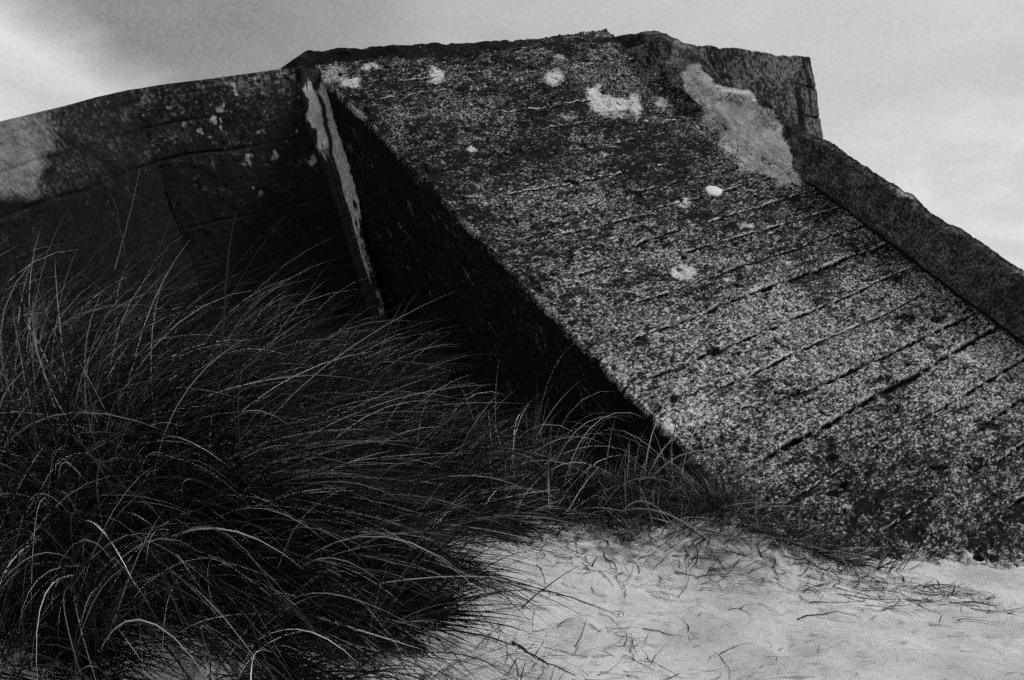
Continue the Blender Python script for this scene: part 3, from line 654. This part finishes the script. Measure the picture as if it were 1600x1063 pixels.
tussock('marram_grass_tussock', 'middle tussock of fine tangled grass in the hollow below the pale mortar run', 'grass tussock', (-.5, 3.6), [
    dict(cx=-.90, cy=3.9, rx=.42, ry=.3, n=2000, L=(.5, .95), wid=FINE, up=.8, rad=.35, wind=(.55, 0, 0), grav=(.2, 1.0), seed=93, spread=.5),
    dict(cx=-.55, cy=3.5, rx=.32, ry=.35, n=1900, L=(.35, .72), wid=FINE, up=.6, rad=.45, wind=(.5, -.05, 0), grav=(.2, 1.1), seed=91, spread=.5),
    dict(cx=-.22, cy=3.8, rx=.34, ry=.25, n=1500, L=(.2, .42), wid=FINE, up=.4, rad=.45, wind=(.35, .0, 0), grav=(.3, 1.5), seed=95, spread=.6, tintp=(1, 2))])
tussock('marram_grass_tussock', 'sparse dark tussock of broad arching blades in the shade under the ramp', 'grass tussock', (.05, 4.1), [
    dict(cx=.0, cy=4.1, rx=.55, ry=.2, kd=25, n=2200, L=(.15, .42), wid=FINE, up=.5, rad=.3, wind=(.15, 0, 0), grav=(.5, 1.8), seed=101, tintp=(.7, 2.6), spread=.5),
    dict(cx=-.25, cy=4.35, rx=.45, ry=.2, n=650, L=(.3, .62), wid=FINE, up=.75, rad=.2, wind=(.25, 0, 0), grav=(.4, 1.5), seed=103, spread=.5, tintp=(.8, 2.4), kd=8),
    dict(cx=.05, cy=4.03, rx=.65, ry=.14, n=150, L=(.45, .85), wid=(.003, .0065), up=1.0, rad=.1, wind=(.24, 0, 0), grav=(1.0, 2.2), seed=105, tintp=(3.5, 2), kd=3, spread=.55)])
tussock('marram_grass_tussock', 'low trampled tussock of dry blades on the sand edge, left of the ramp foot', 'grass tussock', (.45, 3.85), [
    dict(cx=.30, cy=3.95, rx=.50, ry=.12, n=1500, L=(.08, .28), wid=(.0025, .006), up=.40, rad=.2, wind=(.05, -.1, 0), grav=(.6, 2.0), seed=111, spread=.9, curl=.9, tintp=(.8, 2), kd=8),
    dict(cx=.58, cy=3.80, rx=.40, ry=.12, n=800, L=(.06, .22), wid=(.0025, .006), up=.40, rad=.3, wind=(.0, -.1, 0), grav=(.6, 2.0), seed=115, spread=.9, curl=1.3, kd=6, tintp=(.8, 2)),
    dict(cx=.6, cy=3.92, rx=.5, ry=.10, n=240, L=(.16, .42), wid=(.002, .004), kd=8, up=.5, rad=.2, wind=(.05, -.05, 0), grav=(.4, 1.6), seed=117, spread=.5, curl=.3, tintp=(.8, 2.4))], mat=M_DRY)
tussock('marram_grass_tussock', 'small dark tussock sprawled against the lower left corner of the ramp face', 'grass tussock', (1.02, 3.74), [
    dict(cx=1.04, cy=3.74, rx=.20, ry=.05, n=300, L=(.14, .36), wid=(.002, .005), up=.30, rad=.7, wind=(.35, -.1, 0), grav=(.6, 2.0), seed=121, spread=.9, curl=.3, tintp=(1.1, 2.0), kd=6),
    dict(cx=.86, cy=3.86, rx=.12, ry=.06, n=260, L=(.16, .42), wid=(.002, .005), up=.45, rad=.5, wind=(.2, -.1, 0), grav=(.5, 1.6), seed=125, spread=.9, curl=.3, tintp=(1.1, 2.0), kd=6)], mat=M_DRY)
tussock('marram_grass_tussock', 'flattened tussock lying on open sand, rightmost of the grass along the ramp foot', 'grass tussock', (1.28, 3.72), [
    dict(cx=1.28, cy=3.71, rx=.16, ry=.03, n=180, L=(.10, .26), wid=(.002, .0045), up=.12, rad=.3, wind=(.4, -.1, 0), grav=(1, 2.5), seed=131, spread=.6, curl=.3, tintp=(1, 2.2), kd=6)], mat=M_DRY)

# litter on the sand
def litter(n, gen, seed, L, wid):
    r = np.random.default_rng(seed); xy = gen(r, n)
    z = ground(xy[:, 0], xy[:, 1])+.004
    a = r.normal(0.1, .9, n); d = np.stack([np.cos(a), np.sin(a), 0*a+.03], 1)
    return xy, z, d, r.uniform(L[0], L[1], n), r.uniform(wid[0], wid[1], n)
def ribbons(xy, d, ln, wd, nseg, seed, bend=.5):
    r = np.random.default_rng(seed); n = len(xy); a = np.arctan2(d[:, 1], d[:, 0]); p = xy.copy(); pts = []; k_ = r.normal(0, bend, n)
    hz = r.uniform(.001, .008, n); tip = r.uniform(0, .02, n)*(r.random(n) < .3)
    for k in range(nseg+1):
        pts.append(np.stack([p[:, 0], p[:, 1], ground(p[:, 0], p[:, 1])+hz+tip*k/nseg], 1)); a = a+k_/nseg
        p = p+np.stack([np.cos(a), np.sin(a)], 1)*(ln/nseg)[:, None]
    pts = np.stack(pts, 1); dv = np.gradient(pts, axis=1); side = np.stack([-dv[..., 1], dv[..., 0], 0*dv[..., 0]], -1); side /= np.linalg.norm(side, axis=2)[..., None]+1e-9
    w_ = np.linspace(0, 1, nseg+1); wdp = (wd[:, None]*(1-.75*w_)[None]*.5)[..., None]
    v = np.stack([pts-side*wdp, pts+np.array([0, 0, .6])*wdp, pts+side*wdp], 2)
    base = (np.arange(n)*(nseg+1)*3)[:, None, None]+(np.arange(nseg)*3)[None, :, None]
    q = np.stack([base+np.array([0, 1]), base+3+np.array([0, 1]), base+3+np.array([1, 2]), base+np.array([1, 2])], -1).reshape(-1, 4)
    return v.reshape(-1, 3), q, np.repeat(r.beta(1, 3, n), (nseg+1)*3)
def g_edge(r, n):
    x = r.uniform(-.2, 1.7, n); y = 3.62+.1*(1-x)-np.abs(r.normal(0, .22, n))+.05; return np.stack([x, y], 1)
def g_left(r, n): return np.stack([r.normal(-.25, .4, n), r.normal(2.62, .2, n)], 1)
def g_all(r, n): return np.stack([r.uniform(-.3, 2.2, n), r.uniform(2.35, 3.8, n)], 1)
T = Tuft()
for gfun, n, L, wd, sd in ((g_edge, 750, (.02, .13), (.0015, .004), 1), (g_left, 480, (.03, .2), (.0015, .004), 2), (g_all, 260, (.008, .06), (.0012, .003), 3)):
    xy, z, d, ln, w_ = litter(n, gfun, 200+sd, L, wd); T.add(*ribbons(xy, d, ln, w_, 6, 300+sd))
xy, z, d, ln, w_ = litter(230, g_edge, 209, (.05, .2), (.003, .0075)); T.add(*ribbons(xy, d, ln, w_, 9, 309, 1.3))
o = T.build('dry_grass_litter', M_DARKSTEM); tag(o, kind='stuff'); o['label'] = 'scattered scraps of dry grass on the sand'; o['category'] = 'grass litter'

# single stems big enough to point at
def gpt(px, py):
    r_ = ray(px, py); lo, hi = 1.5, 8.0
    tt = np.linspace(lo, hi, 1500); p = CAM+r_[None]*tt[:, None]; gz = ground(p[:, 0], p[:, 1]); k = np.argmax(p[:, 2] < gz); return p[k]
def stem(pts, w0, label, lift=0.0, mat=None):
    P_ = np.array([gpt(*p) for p in pts]); 
    if lift:
        P_[-1] = P_[0]+(CAM+ray(*pts[-1])*P_[0][1]-P_[0])
        P_ = np.array([P_[0]+(P_[-1]-P_[0])*k for k in np.linspace(0, 1, 5)])
        P_[1:-1, 2] += .008
    P_, _ = resample(P_, 16)
    if not lift: P_[:, 2] = ground(P_[:, 0], P_[:, 1])+.003
    vv = []; 
    for k in range(16):
        dv = nn(P_[min(k+1, 15)]-P_[max(k-1, 0)]); a1 = nn(np.cross(dv, [.1, .2, 1])); a2 = np.cross(dv, a1); w_ = w0*(1-.7*k/15)
        for j in range(5): vv.append(P_[k]+w_*(a1*math.cos(j*1.2566)+a2*math.sin(j*1.2566)))
    vv = np.array(vv); q = [(k*5+j, k*5+(j+1) % 5, (k+1)*5+(j+1) % 5, (k+1)*5+j) for k in range(15) for j in range(5)]
    og = P_[0].copy(); o = mesh_np('grass_stem', vv-og, q, attrs={'tint': np.full(80, rng.uniform(.1, .8))}, mat=mat or M_DARKSTEM)
    o.location = tuple(og); tag(o, label, 'grass stem', 'loose stems lying on the sand')
stem([(1246, 970), (1262, 963), (1295, 959), (1330, 961), (1345, 967)], .0022, 'long bowed dry stem lying on the open sand in the right foreground')
stem([(1505, 942), (1530, 943), (1546, 947), (1556, 949)], .0022, 'short dark stem with a forked tip on the sand near the right edge')
stem([(815, 950), (905, 884)], .0026, 'straight dark stem leaning up out of the sand right of the spiky tussock', 1)
stem([(1468, 972), (1474, 962)], .002, 'tiny upright dark twig on the sand, below the right part of the ramp', 1)
stem([(870, 930), (900, 938), (930, 948), (962, 963)], .0022, 'thin curved stem lying on sand beside the straight leaning stem')
stem([(1004, 984), (1035, 990), (1068, 996)], .0018, 'thin pale straight stem lying on the middle of the open sand', 0, M_DRY)
stem([(800, 1005), (850, 1035), (900, 1058)], .0032, 'thick dark stem at the bottom edge of the picture, half sunk in sand')
stem([(1310, 930), (1360, 938), (1410, 938), (1455, 931)], .0018, 'long thin straight stem on the sand just below the flattened tussock')
stem([(1060, 935), (1072, 918), (1080, 892)], .0014, 'fine arched stem on the sand below the small dry tussock', 0)

# ------------------------------------------------------------------ sky and light (overcast, soft sun high on the right)
SUNV = nn([.62, .02, .80])
world = bpy.data.worlds.new('World'); scene.world = world; world.use_nodes = True; nt = world.node_tree
for n_ in list(nt.nodes): nt.nodes.remove(n_)
out = nt.nodes.new('ShaderNodeOutputWorld'); bg = nt.nodes.new('ShaderNodeBackground'); nt.links.new(bg.outputs[0], out.inputs[0])
sky = nt.nodes.new('ShaderNodeTexSky'); sky.sky_type = 'NISHITA'; sky.sun_disc = False
sky.sun_elevation = math.asin(SUNV[2]); sky.sun_rotation = math.atan2(SUNV[0], SUNV[1])
bw = nt.nodes.new('ShaderNodeRGBToBW'); nt.links.new(sky.outputs[0], bw.inputs[0])
tc = nt.nodes.new('ShaderNodeTexCoord').outputs['Generated']
def dotn(v):
    m = nt.nodes.new('ShaderNodeVectorMath'); m.operation = 'DOT_PRODUCT'; nt.links.new(tc, m.inputs[0]); m.inputs[1].default_value = tuple(v); return m.outputs['Value']
mp = nt.nodes.new('ShaderNodeMapping'); nt.links.new(tc, mp.inputs['Vector']); mp.inputs['Rotation'].default_value = (0, math.radians(38), 0); mp.inputs['Scale'].default_value = (1, 1, 2.6)
n1 = noise(nt, mp.outputs[0], 2.6, 5, .5, .4); n2 = noise(nt, mp.outputs[0], 9, 5, .55, .5)
# bright break in the cloud: a band along the great circle through two sky directions
a1 = nn(ray(-20, 40)); a2 = nn(ray(190, 160)); band_n = nn(np.cross(a1, a2)); band_n = band_n if band_n@ray(30, 160) > 0 else -band_n
bd = dotn(band_n); bd = mth(nt, 'ADD', bd, mth(nt, 'MULTIPLY', mth(nt, 'SUBTRACT', n2, .5), .05))
band = ramp(nt, mth(nt, 'ADD', mth(nt, 'MULTIPLY', bd, 5.0), .5), [(0.22, 0), (.40, .55), (.52, 1), (.66, .62), (.85, .75)])
side = ramp(nt, mth(nt, 'ADD', mth(nt, 'MULTIPLY', dotn(nn([1, 0, 0])), 1), .5), [(.02, 1), (.16, .6), (.30, 0)])
bandm = mth(nt, 'MULTIPLY', band, side)
# darker bank just right of the break
b3 = nn(ray(255, 20)); dk = ramp(nt, dotn(b3), [(.965, 0), (1.0, 1)])
right = ramp(nt, mth(nt, 'ADD', dotn(nn([1, 0, .1])), .5), [(.35, 0), (.95, 1)])
b4 = nn(ray(1560, 350)); lf = ramp(nt, dotn(b4), [(.990, 0), (1.0, 1)])
g = mth(nt, 'ADD', 3.15, mth(nt, 'MULTIPLY', mth(nt, 'SUBTRACT', n1, .5), 1.5))
g = mth(nt, 'ADD', g, mth(nt, 'MULTIPLY', mth(nt, 'SUBTRACT', n2, .5), .7))
g = mth(nt, 'ADD', g, mth(nt, 'MULTIPLY', bandm, 3.3))
g = mth(nt, 'SUBTRACT', g, mth(nt, 'MULTIPLY', dk, 1.6))
g = mth(nt, 'ADD', g, mth(nt, 'MULTIPLY', right, .9))
g = mth(nt, 'ADD', g, mth(nt, 'MULTIPLY', mth(nt, 'MULTIPLY', lf, ramp(nt, n2, [(.45, 0), (.65, 1)])), .8))
n3 = noise(nt, tc, 330, 2, .8)  # fine noise put into the sky colour to imitate film grain
g = mth(nt, 'ADD', g, mth(nt, 'MULTIPLY', mth(nt, 'SUBTRACT', n3, .5), 1.4))
cm = mixv(nt, .90, mth(nt, 'MULTIPLY', bw.outputs[0], .7), g)
nt.links.new(cm, bg.inputs['Color']); bg.inputs['Strength'].default_value = .10
sun = bpy.data.lights.new('sun', 'SUN'); sun.energy = 1.5; sun.angle = math.radians(12); sun.color = (1, 1, 1)
so = bpy.data.objects.new('sun', sun); COL.objects.link(so); so.rotation_euler = Vector(SUNV).to_track_quat('Z', 'Y').to_euler()

# ------------------------------------------------------------------ camera and output
cd = bpy.data.cameras.new('camera'); cam = bpy.data.objects.new('camera', cd); COL.objects.link(cam)
cam.location = (0, 0, HCAM); cam.rotation_euler = (math.radians(90), 0, 0)
cd.sensor_width = 36; cd.lens = 36*F/1600; cd.clip_end = 3000; cd.clip_start = .05
scene.camera = cam
vs = scene.view_settings; vs.view_transform = 'Standard'; vs.look = 'None'; vs.exposure = 0.68; vs.gamma = 1
scene.cycles.use_denoising = False
scene.cycles.use_adaptive_sampling = True; scene.cycles.adaptive_threshold = 0.07; scene.cycles.adaptive_min_samples = 16
scene.cycles.max_bounces = 6; scene.cycles.diffuse_bounces = 3; scene.cycles.glossy_bounces = 2
